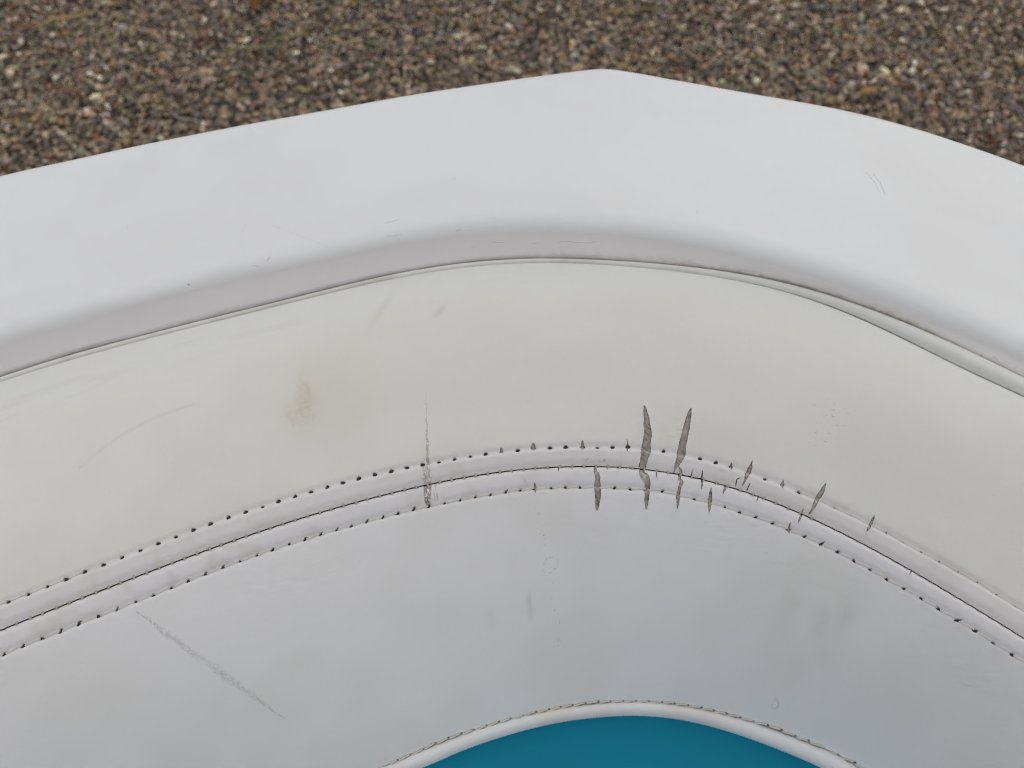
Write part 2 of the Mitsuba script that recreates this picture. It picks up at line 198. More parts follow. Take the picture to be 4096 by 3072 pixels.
# ------------------------------------------------------------------ the seat's curves, in millimetres
DATA = {
    'E': [186.47,186.47,186.47,186.47,186.47,186.47,186.47,186.47,186.47,186.47,186.47,186.47,186.47,186.47,186.47,185.21,182.93,180.92,179.02,177.69,176.66,176.88,178.44,181.3,186.48,185.86,181.0,181.64,182.75,182.78,182.94,182.94,182.94,182.94,182.94,182.94,182.94,182.94,182.94,182.94,182.94,182.94,182.94,182.94,182.94,182.94],
    'L': [94.43,94.43,94.43,94.43,94.43,94.43,94.43,94.43,94.43,94.43,94.43,94.43,94.43,94.43,94.17,93.17,92.21,91.25,90.4,89.81,89.67,89.96,89.88,88.95,87.27,85.18,83.21,81.8,80.79,80.52,81.17,81.84,81.84,81.84,81.84,81.84,81.84,81.84,81.84,81.84,81.84,81.84,81.84,81.84,81.84,81.84],
    'C': [89.62,89.62,89.62,89.62,89.62,89.62,89.62,89.62,89.62,89.62,89.62,89.62,89.62,89.62,89.43,88.54,86.98,85.55,84.62,84.35,84.85,85.5,85.43,84.37,82.45,80.9,80.61,80.74,80.15,79.22,78.37,78.12,78.12,78.12,78.12,78.12,78.12,78.12,78.12,78.12,78.12,78.12,78.12,78.12,78.12,78.12],
    'W': [87.82,87.82,87.82,87.82,87.82,87.82,87.82,87.82,87.83,87.83,87.82,87.81,87.86,87.92,87.56,86.58,85.2,83.8,82.86,82.65,83.03,83.59,83.57,82.49,80.54,78.46,77.68,77.27,75.49,72.86,71.2,71.65,71.65,71.65,71.65,71.65,71.65,71.65,71.65,71.65,71.65,71.65,71.65,71.65,71.65,71.65],
    'T': [7.27,7.27,7.27,7.27,7.27,7.27,7.27,7.27,7.27,7.27,7.27,7.27,7.27,7.31,7.4,7.55,7.68,7.68,7.59,7.43,7.08,6.67,6.47,6.41,6.45,6.61,6.49,6.17,5.99,6.1,6.36,6.75,7.12,7.24,7.24,7.24,7.24,7.24,7.24,7.24,7.24,7.24,7.24,7.24,7.24,7.24],
    'B': [-7.79,-7.79,-7.79,-7.79,-7.79,-7.79,-7.79,-7.79,-7.79,-7.79,-7.79,-7.79,-7.8,-7.85,-7.93,-7.85,-7.63,-7.48,-7.45,-7.54,-7.62,-7.63,-7.52,-7.45,-7.5,-7.44,-7.36,-7.24,-6.95,-6.59,-6.38,-6.28,-6.24,-6.28,-6.29,-6.29,-6.29,-6.29,-6.29,-6.29,-6.29,-6.29,-6.29,-6.29,-6.29,-6.29],
    'P': [-68.12,-68.12,-68.12,-68.12,-68.12,-68.12,-68.12,-68.12,-68.21,-68.85,-70.01,-71.57,-73.4,-75.37,-77.36,-79.23,-80.87,-82.15,-82.93,-81.53,-79.93,-78.64,-77.37,-75.91,-74.27,-72.51,-70.36,-67.52,-64.0,-59.97,-55.7,-51.69,-48.1,-47.61,-47.61,-47.61,-47.61,-47.61,-47.61,-47.61,-47.61,-47.61,-47.61,-47.61,-47.61,-47.61],
    'K': [-71.96,-71.96,-71.96,-71.96,-71.96,-71.96,-71.96,-71.96,-72.05,-72.69,-73.86,-75.42,-77.24,-79.21,-81.2,-83.07,-84.71,-85.99,-86.77,-86.78,-84.92,-83.34,-81.94,-80.45,-78.83,-77.07,-74.89,-72.06,-68.68,-65.01,-61.22,-57.41,-54.33,-54.33,-54.33,-54.33,-54.33,-54.33,-54.33,-54.33,-54.33,-54.33,-54.33,-54.33,-54.33,-54.33],
    'E2': [176.88,177.18,177.57,177.99,178.44,178.94,179.56,180.35,181.3,182.41,183.66,185.05,186.48,187.74,188.21,187.52,185.86,184.08,182.8,181.72,181.0,180.72,180.83,181.2,181.64,182.05,182.38,182.62,182.75,182.77,182.74,182.73,182.78,182.88,182.94,182.94,182.94],
    'S': [[-336.16,-27.64],[-329.62,-8.75],[-321.65,9.58],[-312.3,27.25],[-301.61,44.14],[-289.66,60.16],[-276.51,75.22],[-262.24,89.22],[-246.94,102.08],[-230.7,113.73],[-213.6,124.1],[-195.78,133.15],[-177.59,141.46],[-159.36,149.68],[-141.07,157.79],[-122.69,165.68],[-104.14,173.15],[-85.37,180.04],[-66.38,186.31],[-47.19,191.93],[-27.78,196.74],[-8.14,200.49],[11.71,202.84],[31.69,203.6],[51.64,202.64],[71.36,199.43],[90.55,193.88],[109.03,186.28],[126.79,177.09],[143.89,166.73],[160.47,155.56],[176.69,143.86],[192.72,131.9],[208.22,119.27],[222.72,105.52],[236.12,90.69],[248.35,74.87],[259.32,58.16],[268.97,40.66],[277.26,22.46],[284.12,3.69],[289.51,-15.56],[293.41,-35.17],[295.79,-55.01]],
    'tu': [[[21.11,21.39,0.15],[21.85,18.79,0.74],[22.87,14.49,1.13],[23.46,11.08,1.28],[23.42,7.65,1.44],[23.4,6.22,1.78],[23.25,3.62,1.41],[22.82,1.56,1.22],[22.77,0.35,1.37]],[[37.98,22.64,0.15],[37.81,19.92,0.72],[37.75,16.96,0.98],[37.61,12.85,1.13],[37.36,9.36,1.28],[37.5,6.53,1.49],[37.13,4.16,1.12],[36.49,2.32,0.73],[35.89,0.27,0.2]],[[37.38,2.0,0.13],[38.38,1.17,0.4],[39.04,0.12,0.47]],[[-35.41,7.89,0.07],[-35.21,6.87,0.6],[-35.13,6.0,0.34]],[[-21.97,8.29,0.07],[-22.24,6.74,0.81],[-22.2,5.59,0.14]],[[-2.19,8.5,0.07],[-2.26,6.89,0.47],[-2.13,5.01,0.1]],[[15.48,9.45,0.07],[15.86,7.93,0.13],[16.04,4.92,0.1]],[[43.0,1.95,0.07],[43.22,0.83,0.2],[43.33,0.1,0.24]],[[64.86,10.03,0.09],[64.89,7.82,0.53],[64.58,5.99,0.76],[64.46,3.63,0.51],[64.07,1.08,0.1]],[[57.55,7.64,0.06],[57.63,6.22,0.41],[58.4,4.96,0.06]],[[78.57,7.46,0.06],[78.68,6.03,0.47],[79.6,4.64,0.06]],[[93.52,11.62,0.12],[93.55,9.25,0.66],[93.18,6.73,0.85],[93.09,4.32,0.68],[93.0,1.89,0.43],[92.6,0.42,0.09]],[[114.85,9.1,0.09],[115.1,7.64,0.4],[115.19,6.22,0.46],[115.22,4.74,0.41],[115.25,3.14,0.09]],[[47.08,2.43,0.07],[47.35,1.21,0.23],[47.59,0.1,0.3]],[[43.0,1.78,0.07],[43.4,0.23,0.2]],[[61.73,0.46,0.23],[61.35,2.22,0.19],[61.93,2.9,0.13],[62.74,3.29,0.06]],[[66.71,2.8,0.06],[66.55,1.3,0.19],[66.6,0.15,0.23]],[[89.83,1.4,0.06],[90.0,0.28,0.19]]],
    'tl': [[[22.78,0.23,1.1],[22.66,-1.63,0.97],[23.38,-2.84,1.33],[24.47,-3.66,1.47],[25.36,-4.96,1.13],[25.75,-7.13,1.0],[26.09,-10.33,0.88],[26.25,-12.44,0.59],[26.42,-13.7,0.15]],[[38.51,-0.03,0.61],[38.67,-2.27,0.51],[39.72,-3.44,0.69],[39.31,-5.66,0.53],[39.37,-7.4,0.78],[39.72,-9.23,0.64],[39.95,-10.8,0.43],[40.21,-11.99,0.11]],[[2.98,-0.34,0.45],[3.15,-2.24,0.59],[4.03,-3.97,0.88],[4.14,-5.99,1.0],[4.18,-7.71,1.29],[4.41,-9.86,1.16],[4.35,-11.99,0.99],[4.22,-14.12,0.67],[4.13,-15.44,0.15]],[[-22.68,-5.57,0.07],[-22.77,-7.36,0.43],[-22.78,-9.11,0.07]],[[-12.14,-0.27,0.21],[-12.25,-1.18,0.17],[-12.38,-2.51,0.05]],[[-21.85,-0.08,0.17],[-21.96,-1.4,0.07]],[[-31.6,-0.19,0.17],[-31.69,-1.39,0.07]],[[7.96,-0.25,0.17],[8.1,-1.92,0.07]],[[12.6,-0.2,0.17],[12.7,-1.87,0.07]],[[17.62,0.07,0.17],[17.59,-1.14,0.07]],[[28.7,-0.1,0.24],[28.82,-1.3,0.21],[29.0,-3.25,0.07]],[[33.18,-0.0,0.17],[33.64,-1.68,0.07]],[[47.67,-0.18,0.37],[48.12,-2.02,0.44],[48.4,-4.19,0.07]],[[57.29,0.21,0.3],[57.58,-1.66,0.47],[57.54,-3.79,0.07]],[[66.6,-0.03,0.2],[66.88,-1.08,0.07]],[[71.31,-0.06,0.19],[71.7,-1.31,0.29],[71.38,-2.54,0.07]],[[52.22,-2.73,0.1],[52.61,-4.88,0.51],[53.18,-7.29,0.8],[53.74,-9.17,0.52],[54.19,-10.53,0.11]],[[90.11,0.08,0.28],[90.08,-1.61,0.41],[90.2,-3.84,0.1]],[[87.27,-4.83,0.09],[87.57,-6.07,0.32],[87.9,-6.82,0.41],[88.71,-8.04,0.06]],[[136.96,-0.2,0.23],[136.86,-1.02,0.2],[136.81,-2.41,0.06]]],
    'hT': [[-233.69,7.34],[-226.16,7.21],[-218.89,7.36],[-211.6,7.3],[-204.42,7.44],[-197.13,7.35],[-189.87,7.41],[-182.64,7.55],[-175.51,7.54],[-168.51,7.64],[-161.37,7.75],[-154.44,7.78],[-147.28,7.79],[-140.35,7.63],[-133.5,7.48],[-126.95,7.65],[-120.23,7.6],[-113.71,7.48],[-107.04,7.5],[-100.55,7.55],[-94.08,7.45],[-87.39,7.36],[-80.74,7.02],[-74.23,7.05],[-67.76,6.84],[-61.11,6.46],[-54.61,6.46],[-48.11,6.48],[-41.83,6.55],[-35.28,6.48],[-28.65,6.34],[-22.18,6.74],[-15.48,6.36],[-9.06,6.4],[-2.24,6.25],[3.85,6.05],[10.03,6.48],[16.16,6.88],[23.67,6.95],[30.47,6.78],[37.22,6.42],[45.15,6.43],[51.52,6.33],[57.61,6.26],[64.79,5.98],[71.7,5.75],[78.71,6.06],[85.72,5.74],[92.95,6.4],[100.45,6.04],[107.36,6.19],[115.17,6.19],[121.89,6.56],[129.12,6.4],[136.45,6.46],[143.75,6.77],[151.38,7.18],[159.02,7.46],[167.03,7.23],[174.67,6.96]],
    'hB': [[-242.07,-7.87],[-234.67,-7.72],[-227.34,-7.81],[-220.26,-7.87],[-213.08,-7.72],[-205.61,-7.88],[-198.49,-8.08],[-190.95,-7.97],[-183.89,-8.05],[-176.72,-7.89],[-169.79,-7.68],[-162.73,-7.58],[-155.43,-7.5],[-148.43,-7.55],[-141.46,-7.5],[-134.79,-7.48],[-127.86,-7.35],[-121.28,-7.46],[-114.64,-7.4],[-108.01,-7.48],[-101.7,-7.61],[-95.24,-7.6],[-88.34,-7.64],[-81.83,-7.59],[-75.07,-7.5],[-68.58,-7.71],[-61.92,-7.72],[-55.25,-7.74],[-48.66,-7.61],[-42.06,-7.58],[-35.44,-7.4],[-29.16,-7.36],[-22.88,-7.29],[-15.87,-7.45],[-9.62,-7.4],[-3.38,-7.55],[4.06,-7.76],[11.64,-7.5],[18.38,-7.61],[25.78,-7.27],[32.42,-6.98],[39.36,-7.41],[46.61,-7.48],[53.16,-7.34],[59.94,-7.23],[66.59,-7.39],[73.54,-7.07],[80.86,-6.93],[87.94,-6.77],[94.8,-6.63],[101.97,-6.48],[109.14,-6.37],[116.22,-6.37],[123.39,-6.4],[130.64,-6.45],[137.89,-6.34],[145.18,-6.19],[152.57,-6.2],[160.44,-6.24],[167.83,-6.13],[175.43,-6.4],[183.07,-6.29]],
    'hP': [[-117.46,-83.23],[-110.62,-82.43],[-103.61,-81.93],[-96.54,-81.26],[-89.81,-80.52],[-82.76,-79.98],[-75.59,-79.56],[-68.44,-79.23],[-60.87,-78.73],[-53.74,-78.24],[-46.57,-77.83],[-38.18,-77.39],[-29.94,-76.6],[-21.47,-76.07],[-13.58,-75.44],[-5.82,-74.74],[2.67,-73.88],[11.49,-73.24],[20.58,-72.48],[30.6,-71.49],[40.65,-70.36],[50.56,-69.06],[60.17,-67.5],[68.61,-66.04],[77.06,-64.53],[84.93,-63.07],[92.2,-61.65],[99.62,-60.12],[106.88,-58.51],[113.9,-57.13],[121.07,-55.31],[127.74,-53.94],[134.86,-52.64],[141.69,-51.33],[148.75,-49.97],[155.78,-48.84],[162.82,-47.81]]}

KN = np.arange(-480, 421, 20.0)
_KS = np.arange(-460, 401, 20.0)
_S = np.array(DATA['S'])
SX, SY = CubicSpline(_KS, _S[:, 0]), CubicSpline(_KS, _S[:, 1])
R = {k: CubicSpline(KN, DATA[k]) for k in 'LCWTBPK'}
_ke = np.arange(-60, 125, 5.0)
_m = (KN < -65) | (KN > 125)
_x = np.r_[KN[_m], _ke]; _y = np.r_[np.array(DATA['E'])[_m], DATA['E2']]
_o = np.argsort(_x)
_RE = CubicSpline(_x[_o], _y[_o])
RE = lambda s: _RE(np.asarray(s, float) + 2.5) + 0.7 * np.exp(-np.square((np.asarray(s, float) - 6.5) / 5.0))      # a soft corner in the rim
S0, S1 = -455.0, 395.0

def sst(a, b, x):
    t = np.clip((np.asarray(x, float) - a) / (b - a), 0, 1)
    return t * t * (3 - 2 * t)

def world(s, d, z):
    """(along, across, height) in mm -> metres"""
    s = np.asarray(s, float)
    tx, ty = SX(s, 1), SY(s, 1)
    l = np.hypot(tx, ty)
    return np.stack(np.broadcast_arrays(SX(s) - ty / l * d, SY(s) + tx / l * d, z), -1) / 1000.0

def fb(s, d, f, seed, octv=3):
    return meshkit.fbm(np.stack(np.broadcast_arrays(np.asarray(s) * f, np.asarray(d) * f, 0.37), -1), octv, seed) - 0.5

zC = lambda s: -18 + 7 * sst(-60, 140, s)
rng = np.random.default_rng(7)

# needle holes, also beyond what the photograph shows
def row(known, rail, pitch):
    k = [tuple(v) for v in known]
    left = [(s, float(rail(s))) for s in np.arange(k[0][0] - pitch, S0 + 6, -pitch)][::-1]
    right = [(s, float(rail(s))) for s in np.arange(k[-1][0] + pitch, S1 - 6, pitch)]
    return np.array(left + k + right), len(left), len(k)
HT, nTl, nTk = row(DATA['hT'], R['T'], 6.95)
HB, nBl, nBk = row(DATA['hB'], R['B'], 6.7)
HP, nPl, nPk = row(DATA['hP'], R['P'], 6.3)
HS = np.arange(S0 + 4, S1 - 4, 5.05); HS = HS + rng.normal(0, 0.15, len(HS))
kT, kB, kP = cKDTree(HT), cKDTree(HB), cKDTree(HP)

def dips(tree, s, d, r, a):
    q, _ = tree.query(np.stack([s, d], -1), distance_upper_bound=6 * r)
    return -a * np.exp(-np.square(np.minimum(q, 1e3) / r))

def seam_edge(s, d):
    """the folded edge at the middle seam, pulled in at each stitch"""
    i = np.clip(np.searchsorted(HS, s), 1, len(HS) - 1)
    near = np.minimum(np.abs(s - HS[i - 1]), np.abs(s - HS[i]))
    pull = np.exp(-np.square(near / 0.9))
    a = np.abs(d)
    return -2.0 * np.exp(-a / 0.85) - 0.35 * pull * np.exp(-a / 1.4) + 0.16 * (1 - pull) * np.exp(-np.square((a - 1.8) / 1.2))

def z_upper(s, d, holes=True):
    s, d = np.asarray(s, float), np.asarray(d, float)
    tT, tW = R['T'](s), R['W'](s)
    t = np.clip((d - tT) / (tW - tT), 0, 1.1); u = np.clip(d / tT, -0.2, 1)
    z = np.where(d < tT, -49.5 + 4.5 * u + 0.45 * 4 * np.clip(u * (1 - u), 0, 1), -45 + (zC(s) + 45) * t + 24.0 * np.clip(t * (1 - t), 0, 1))
    z = z - 0.75 * np.exp(-np.square((d - tT) / 0.75)) + 0.22 * np.exp(-np.square((d - tT + 1.6) / 1.0))
    z = z + seam_edge(s, d)
    amp = 0.2 + 1.7 * sst(20, 110, s)
    z = z - amp * np.exp(-np.clip(tW - d, -1, 50) / (0.5 + 0.5 * sst(10, 90, s)))
    pk = np.exp(-np.square((d - tT) / 3.0))
    z = z + 0.30 * fb(s * 1.0, d * 0.35, 0.42, 3) * pk + 1.5 * fb(s, d * 1.6, 0.022, 4) * np.clip(t * 4, 0, 1) * np.clip((1 - t) * 6, 0, 1)
    if holes: z = z + dips(kT, s, d, 1.3, 0.30)
    return z

def z_lower(s, d, holes=True):
    s, d = np.asarray(s, float), np.asarray(d, float)
    tB, tP = R['B'](s), R['P'](s)
    t = np.clip((d - tB) / (tP - tB), 0, 1.1); u = np.clip(d / tB, -0.2, 1)
    z = np.where(d > tB, -49.5 - 5 * u + 0.7 * 4 * np.clip(u * (1 - u), 0, 1), -54.5 - 85.5 * t + 29.0 * np.clip(t * (1 - t), 0, 1))
    z = z - 0.65 * np.exp(-np.square((d - tB) / 0.8))
    z = z + seam_edge(s, d)
    z = z - 1.2 * np.exp(-np.clip(d - tP, -1, 50) / 0.8)
    pk = np.exp(-np.square((d - tB) / 3.0)) + np.exp(-np.square((d + 2.0) / 2.0))
    z = z + 0.34 * fb(s * 1.0, d * 0.35, 0.42, 13) * pk + 1.6 * fb(s, d * 1.6, 0.022, 14) * np.clip(t * 4, 0, 1) * np.clip((1 - t) * 6, 0, 1)
    if holes: z = z + dips(kB, s, d, 1.2, 0.35) + dips(kP, s, d, 1.2, 0.35)
    return z

def up_mesh(v, f):
    """all triangles turned to face upwards"""
    v, f = np.asarray(v), np.array(f)
    low = np.cross(v[f[:, 1]] - v[f[:, 0]], v[f[:, 2]] - v[f[:, 0]])[:, 2] < 0
    f[low] = f[low][:, ::-1]
    return trimesh.Trimesh(v, f, process=False)

def tri_mesh(v, f):
    return trimesh.Trimesh(v, f, process=False)

def grid_mesh(P):
    n, m = P.shape[:2]
    i = np.arange(n * m).reshape(n, m)
    f = np.stack([i[:-1, :-1], i[1:, :-1], i[1:, 1:], i[:-1, 1:]], -1).reshape(-1, 4)
    return tri_mesh(P.reshape(-1, 3), np.vstack([f[:, [0, 1, 2]], f[:, [0, 2, 3]]]))

def sweep(prof, s):
    """prof: list of (d(s), z(s)) arrays -> mesh, uv"""
    P = np.stack([world(s, d, z) for d, z in prof], 1)
    return grid_mesh(P)

count = {}
def key(name):
    n = count.get(name, 0); count[name] = n + 1
    return name if n == 0 else f'{name}_{n:03d}'
def put(name, mesh, bsdf, smooth=True, uv=None, color=None, **lab):
    k = key(name)
    scene[k] = mikit.ply(mesh, bsdf, smooth=smooth, uv=uv, color=color)
    if lab: labels[k] = lab
    return k

SEAT = 'upholstered_seat'
labels[SEAT] = {'label': 'white vinyl padded seat with a split stitched seam, set in a glossy white moulded shell', 'category': 'seat'}

# ------------------------------------------------------------------ the ground
put('ground', grid_mesh(np.stack([*np.meshgrid(np.linspace(-30, 30, 7), np.linspace(-30, 30, 7), indexing='ij'), np.full((7, 7), -0.462)], -1)), 'ground_dirt', smooth=False,
    kind='structure', label='dark earth under the loose gravel')

# ------------------------------------------------------------------ moulded shell
ss = np.unique(np.r_[np.arange(S0, S1, 4.0), np.arange(-60, 125, 1.0), S1])
def shell_profile(s):
    L, C, E, zc = R['L'](s), R['C'](s), RE(s) + 8.8, zC(s)
    pr_, off = [], []
    o = np.ones_like(s)
    for d, z in ((C + 1.6, -70 * o), (C + 1.6, zc - 9), (C + 1.0, zc - 2.0), (C + 0.9, zc)):
        pr_.append((d, z))
    a0, a1 = C + 0.9, L
    z1 = -6.5 * o
    for t in np.linspace(0.2, 1, 5):
        pr_.append((a0 + (a1 - a0) * t, zc + (z1 - zc) * t))
    for t in np.linspace(0, 1, 11)[1:]:
        b0, b1, b2 = (1 - t) ** 2, 2 * t * (1 - t), t * t
        pr_.append((b0 * L + b1 * (L + 1.4) + b2 * (L + 9.0), b0 * z1 + b1 * (-0.3) + b2 * 0.0))
    for t in np.linspace(0, 1, 26)[1:]:
        pr_.append((L + 9 + (E - 8 - L - 9) * t, -8.0 * t + 6.5 * t * (1 - t) * o))
    for a in np.radians(np.linspace(0, 90, 11)[1:]):
        pr_.append((E - 8 + 8 * np.sin(a), -8.0 - 8 + 8 * np.cos(a)))
    for d, z in ((E - 0.5, -24.0), (E - 2.0, -40.0), (E - 12, -150.0), (E - 35, -465.0)):
        pr_.append((d, z * o))
    return pr_
prof = shell_profile(ss)
m = sweep(prof, ss)
Lr = R['L'](ss)
dz = np.stack([np.stack([d + 0 * ss, z + 0 * ss], 1) for d, z in prof], 1)        # (along, profile, 2)
acr = np.concatenate([np.zeros((len(ss), 1)), np.cumsum(np.linalg.norm(np.diff(dz, axis=1), axis=2), 1)], 1)
acr = acr - acr[:, 18:19] + 9.0        # mm along the profile, 9 at the start of the flat rim
uv = np.stack([np.repeat(ss[:, None], len(prof), 1), acr], -1).reshape(-1, 2) / 1000.0
put(SEAT + '__shell', m, 'gelcoat', uv=uv)
for e in (S0, S1):                   # closed arm ends, outside the photograph
    sv = np.array([e])
    pts = [(float(np.ravel(d)[0]), float(np.ravel(z)[0])) for d, z in shell_profile(sv)][1:]
    ins = [(d, float(z_upper(sv, np.array([d]), False)[0]) - 0.5) for d in np.linspace(float(R['W'](e)) - 1, 0.5, 14)] + \
          [(-d, float(z_lower(sv, np.array([-d]), False)[0]) - 0.5) for d in np.linspace(0.5, -float(R['P'](e)) - 1, 14)]
    pts = pts + [(float(R['K'](e)), -465.0), (float(R['K'](e)), -150.0)] + ins[::-1]
    v2, f2 = trimesh.creation.triangulate_polygon(Polygon(pts).buffer(0), engine='earcut')
    put(SEAT + '__arm_end', tri_mesh(world(np.full(len(v2), e), v2[:, 0], v2[:, 1]), f2), 'roll_vinyl', smooth=False)

# ------------------------------------------------------------------ tears and holes in the two vinyl sheets
def wavy_outline(poly, amp, seed):
    """outline of a tear given as (along, across, half width) points, edges a little ragged"""
    a = np.array(poly)
    t = np.r_[0, np.cumsum(np.hypot(*np.diff(a[:, :2], axis=0).T))]
    n = max(4, int(t[-1] / 0.22))
    tt = np.linspace(0, t[-1], n)
    c = PchipInterpolator(t, a)(tt) if len(a) > 2 else np.stack([np.interp(tt, t, a[:, k]) for k in range(3)], 1)
    g = np.gradient(c[:, :2], axis=0); g /= np.linalg.norm(g, axis=1, keepdims=True)
    nrm = np.stack([-g[:, 1], g[:, 0]], 1)
    r = np.random.default_rng(seed)
    sm = lambda: np.convolve(np.pad(r.normal(0, 1, n), 3, mode='edge'), [.1, .2, .4, .2, .1], 'same')[3:-3]
    w = np.maximum(c[:, 2:3] * 1.14, 0.07)
    k = np.minimum(1, w[:, 0] / 0.5) * amp
    A = c[:, :2] + nrm * w + nrm * (sm() * k)[:, None]
    B = c[:, :2] - nrm * w + nrm * (sm() * k)[:, None]
    return Polygon(np.vstack([A, B[::-1]])).buffer(0.001)

def holes_of(H, rx, ry, seed, skip=lambda s: False, spike=0.0):
    r = np.random.default_rng(seed); out = []
    for s, d in H:
        k = r.uniform(0.8, 1.15); a = np.linspace(0, 2 * np.pi, 13)[:-1]
        if skip(s): k *= 0.45
        rad = 1 + r.normal(0, 0.07, 12) + spike * r.random(12) ** 3 * np.abs(np.cos(a))
        th = r.normal(0.15, 0.2)
        x, y = rx * k * np.cos(a) * rad, ry * k * np.sin(a) * rad
        out.append(Polygon(np.stack([s + x * np.cos(th) - y * np.sin(th), d + x * np.sin(th) + y * np.cos(th)], 1)))
    return out

def parts_of(g):
    return [q for q in getattr(g, 'geoms', [g]) if q.area > 0.005]

def dense(poly, step=0.25):
    return np.array(poly.exterior.segmentize(step).coords)[:-1]

def cut_sheet(name, bsdf, zf, rows_, lo, hi, tears, holes, depth):
    """one vinyl sheet in the (along, across) plane with the tears and needle holes cut out of it"""
    open_ = unary_union(tears + holes)
    polys = parts_of(open_)
    bnd = np.vstack([dense(q) for q in polys])
    near = cKDTree(bnd)
    pts = []
    cols = np.arange(S0, S1 + 0.1, 1.5)
    for k, fr in enumerate(rows_):
        c = cols + (0.75 if k % 2 else 0.0)
        c = np.r_[S0, c[(c > S0) & (c < S1)], S1]
        pts.append(np.stack([c, lo(c) + (hi(c) - lo(c)) * fr], 1))
    pts = np.vstack(pts)
    q, _ = near.query(pts, distance_upper_bound=1.0)
    pts = pts[q > 0.2]
    a, b = lo(bnd[:, 0]), hi(bnd[:, 0])
    inside = (bnd[:, 1] > np.minimum(a, b) + 0.02) & (bnd[:, 1] < np.maximum(a, b) - 0.02) & (bnd[:, 0] > S0) & (bnd[:, 0] < S1)
    allp = np.vstack([pts, bnd[inside]])
    # keep lines of tears going at the sheet's edges
    tri = Delaunay(allp).simplices
    cen = allp[tri].mean(1)
    ca, cb = lo(cen[:, 0]), hi(cen[:, 0])
    ok = (cen[:, 1] > np.minimum(ca, cb) - 0.03) & (cen[:, 1] < np.maximum(ca, cb) + 0.03) & ~contains_xy(open_, cen[:, 0], cen[:, 1])
    ok &= np.ptp(allp[tri][:, :, 0], axis=1) < 5.0
    tri = tri[ok]
    lips = cKDTree(np.vstack([dense(q_, 0.2) for q_ in tears]))
    curl = lambda P: 0.24 * np.exp(-np.minimum(lips.query(P, distance_upper_bound=4.0)[0], 9) / 0.55)
    z = zf(allp[:, 0], allp[:, 1]) + curl(allp)
    V = world(allp[:, 0], allp[:, 1], z)
    uv = allp / 1000.0
    # turned-down cut edges
    n0 = len(V); ev, eu, ef = [], [], []
    for qy in polys:
        o = dense(qy)
        a, b = lo(o[:, 0]), hi(o[:, 0])
        keep = (o[:, 1] > np.minimum(a, b) + 0.02) & (o[:, 1] < np.maximum(a, b) - 0.02)
        if keep.sum() < 4: continue
        zt = zf(o[:, 0], o[:, 1]) + curl(o)
        base = n0 + sum(len(x) for x in ev)
        ev.append(np.vstack([world(o[:, 0], o[:, 1], zt), world(o[:, 0], o[:, 1], zt - depth)]))
        eu.append(np.vstack([o, o]) / 1000.0)
        n = len(o); i = np.arange(n); j = (i + 1) % n
        w = keep[i] & keep[j]
        ef.append(np.vstack([np.stack([i, j, j + n], 1)[w], np.stack([i, j + n, i + n], 1)[w]]) + base)
    V = np.vstack([V] + ev); uv = np.vstack([uv] + eu); F = np.vstack([tri] + ef)
    mm = tri_mesh(V, F)
    up = np.cross(V[F[:, 1]] - V[F[:, 0]], V[F[:, 2]] - V[F[:, 0]])[:, 2] < 0
    up[len(tri):] = False
    mm.faces[up] = mm.faces[up][:, ::-1]
    return put(name, mm, bsdf, smooth=True, uv=uv)

def tear_floor(name, poly, zf, depth, lo, hi):
    """the dirty backing cloth that shows through a tear; uv.x = distance from the cut edge"""
    g = poly.buffer(0.25)
    for q in parts_of(g):
        b = dense(q, 0.3)
        x0, y0, x1, y1 = q.bounds
        X, Y = np.meshgrid(np.arange(x0, x1, 0.35), np.arange(y0, y1, 0.35), indexing='ij')
        P = np.stack([X.ravel(), Y.ravel()], 1); P = P[contains_xy(q.buffer(-0.15), P[:, 0], P[:, 1])]
        P = np.vstack([b, P])
        a, c = lo(P[:, 0]), hi(P[:, 0])
        P[:, 1] = np.clip(P[:, 1], np.minimum(a, c), np.maximum(a, c))
        P += np.random.default_rng(1).normal(0, 1e-4, P.shape)
        t = Delaunay(P).simplices
        c = P[t].mean(1); t = t[contains_xy(q, c[:, 0], c[:, 1])]
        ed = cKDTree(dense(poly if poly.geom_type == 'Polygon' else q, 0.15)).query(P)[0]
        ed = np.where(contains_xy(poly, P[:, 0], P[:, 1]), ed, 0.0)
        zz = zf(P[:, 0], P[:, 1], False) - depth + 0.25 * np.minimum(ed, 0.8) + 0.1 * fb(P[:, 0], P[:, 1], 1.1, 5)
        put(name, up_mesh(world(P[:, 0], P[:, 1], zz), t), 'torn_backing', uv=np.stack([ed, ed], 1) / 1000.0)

UP, LOW = SEAT + '__upper_panel', SEAT + '__lower_panel'
eS = lambda s: 0.22 - 0.03 * sst(-120, 60, s)
eSl = lambda s: -eS(s)
top = lambda s: R['W'](s)
bot = lambda s: R['P'](s)
tu = [wavy_outline(t, 0.15, i) for i, t in enumerate(DATA['tu'])]
tl = [wavy_outline(t, 0.15, 50 + i) for i, t in enumerate(DATA['tl'])]
hT = holes_of(HT, 0.98, 0.66, 1, lambda s: s > 88)
hB = holes_of(HB, 0.92, 0.46, 2, spike=0.8)
hP = holes_of(HP, 0.80, 0.44, 3, spike=0.6)
fr_up = np.unique(np.r_[np.linspace(0, 0.16, 36), np.linspace(0.16, 0.92, 44), np.linspace(0.92, 1.0, 14)])
fr_lo = np.unique(np.r_[np.linspace(0, 0.16, 36), np.linspace(0.16, 0.92, 44), np.linspace(0.92, 1.0, 14)])
cut_sheet(UP, 'upper_vinyl', z_upper, fr_up, eS, top, tu, hT, 0.9)
cut_sheet(LOW, 'lower_vinyl', z_lower, fr_lo, eSl, bot, tl, hB + hP, 0.9)
for t in tu: tear_floor(UP + '__tear', t, z_upper, 0.35, eS, top)
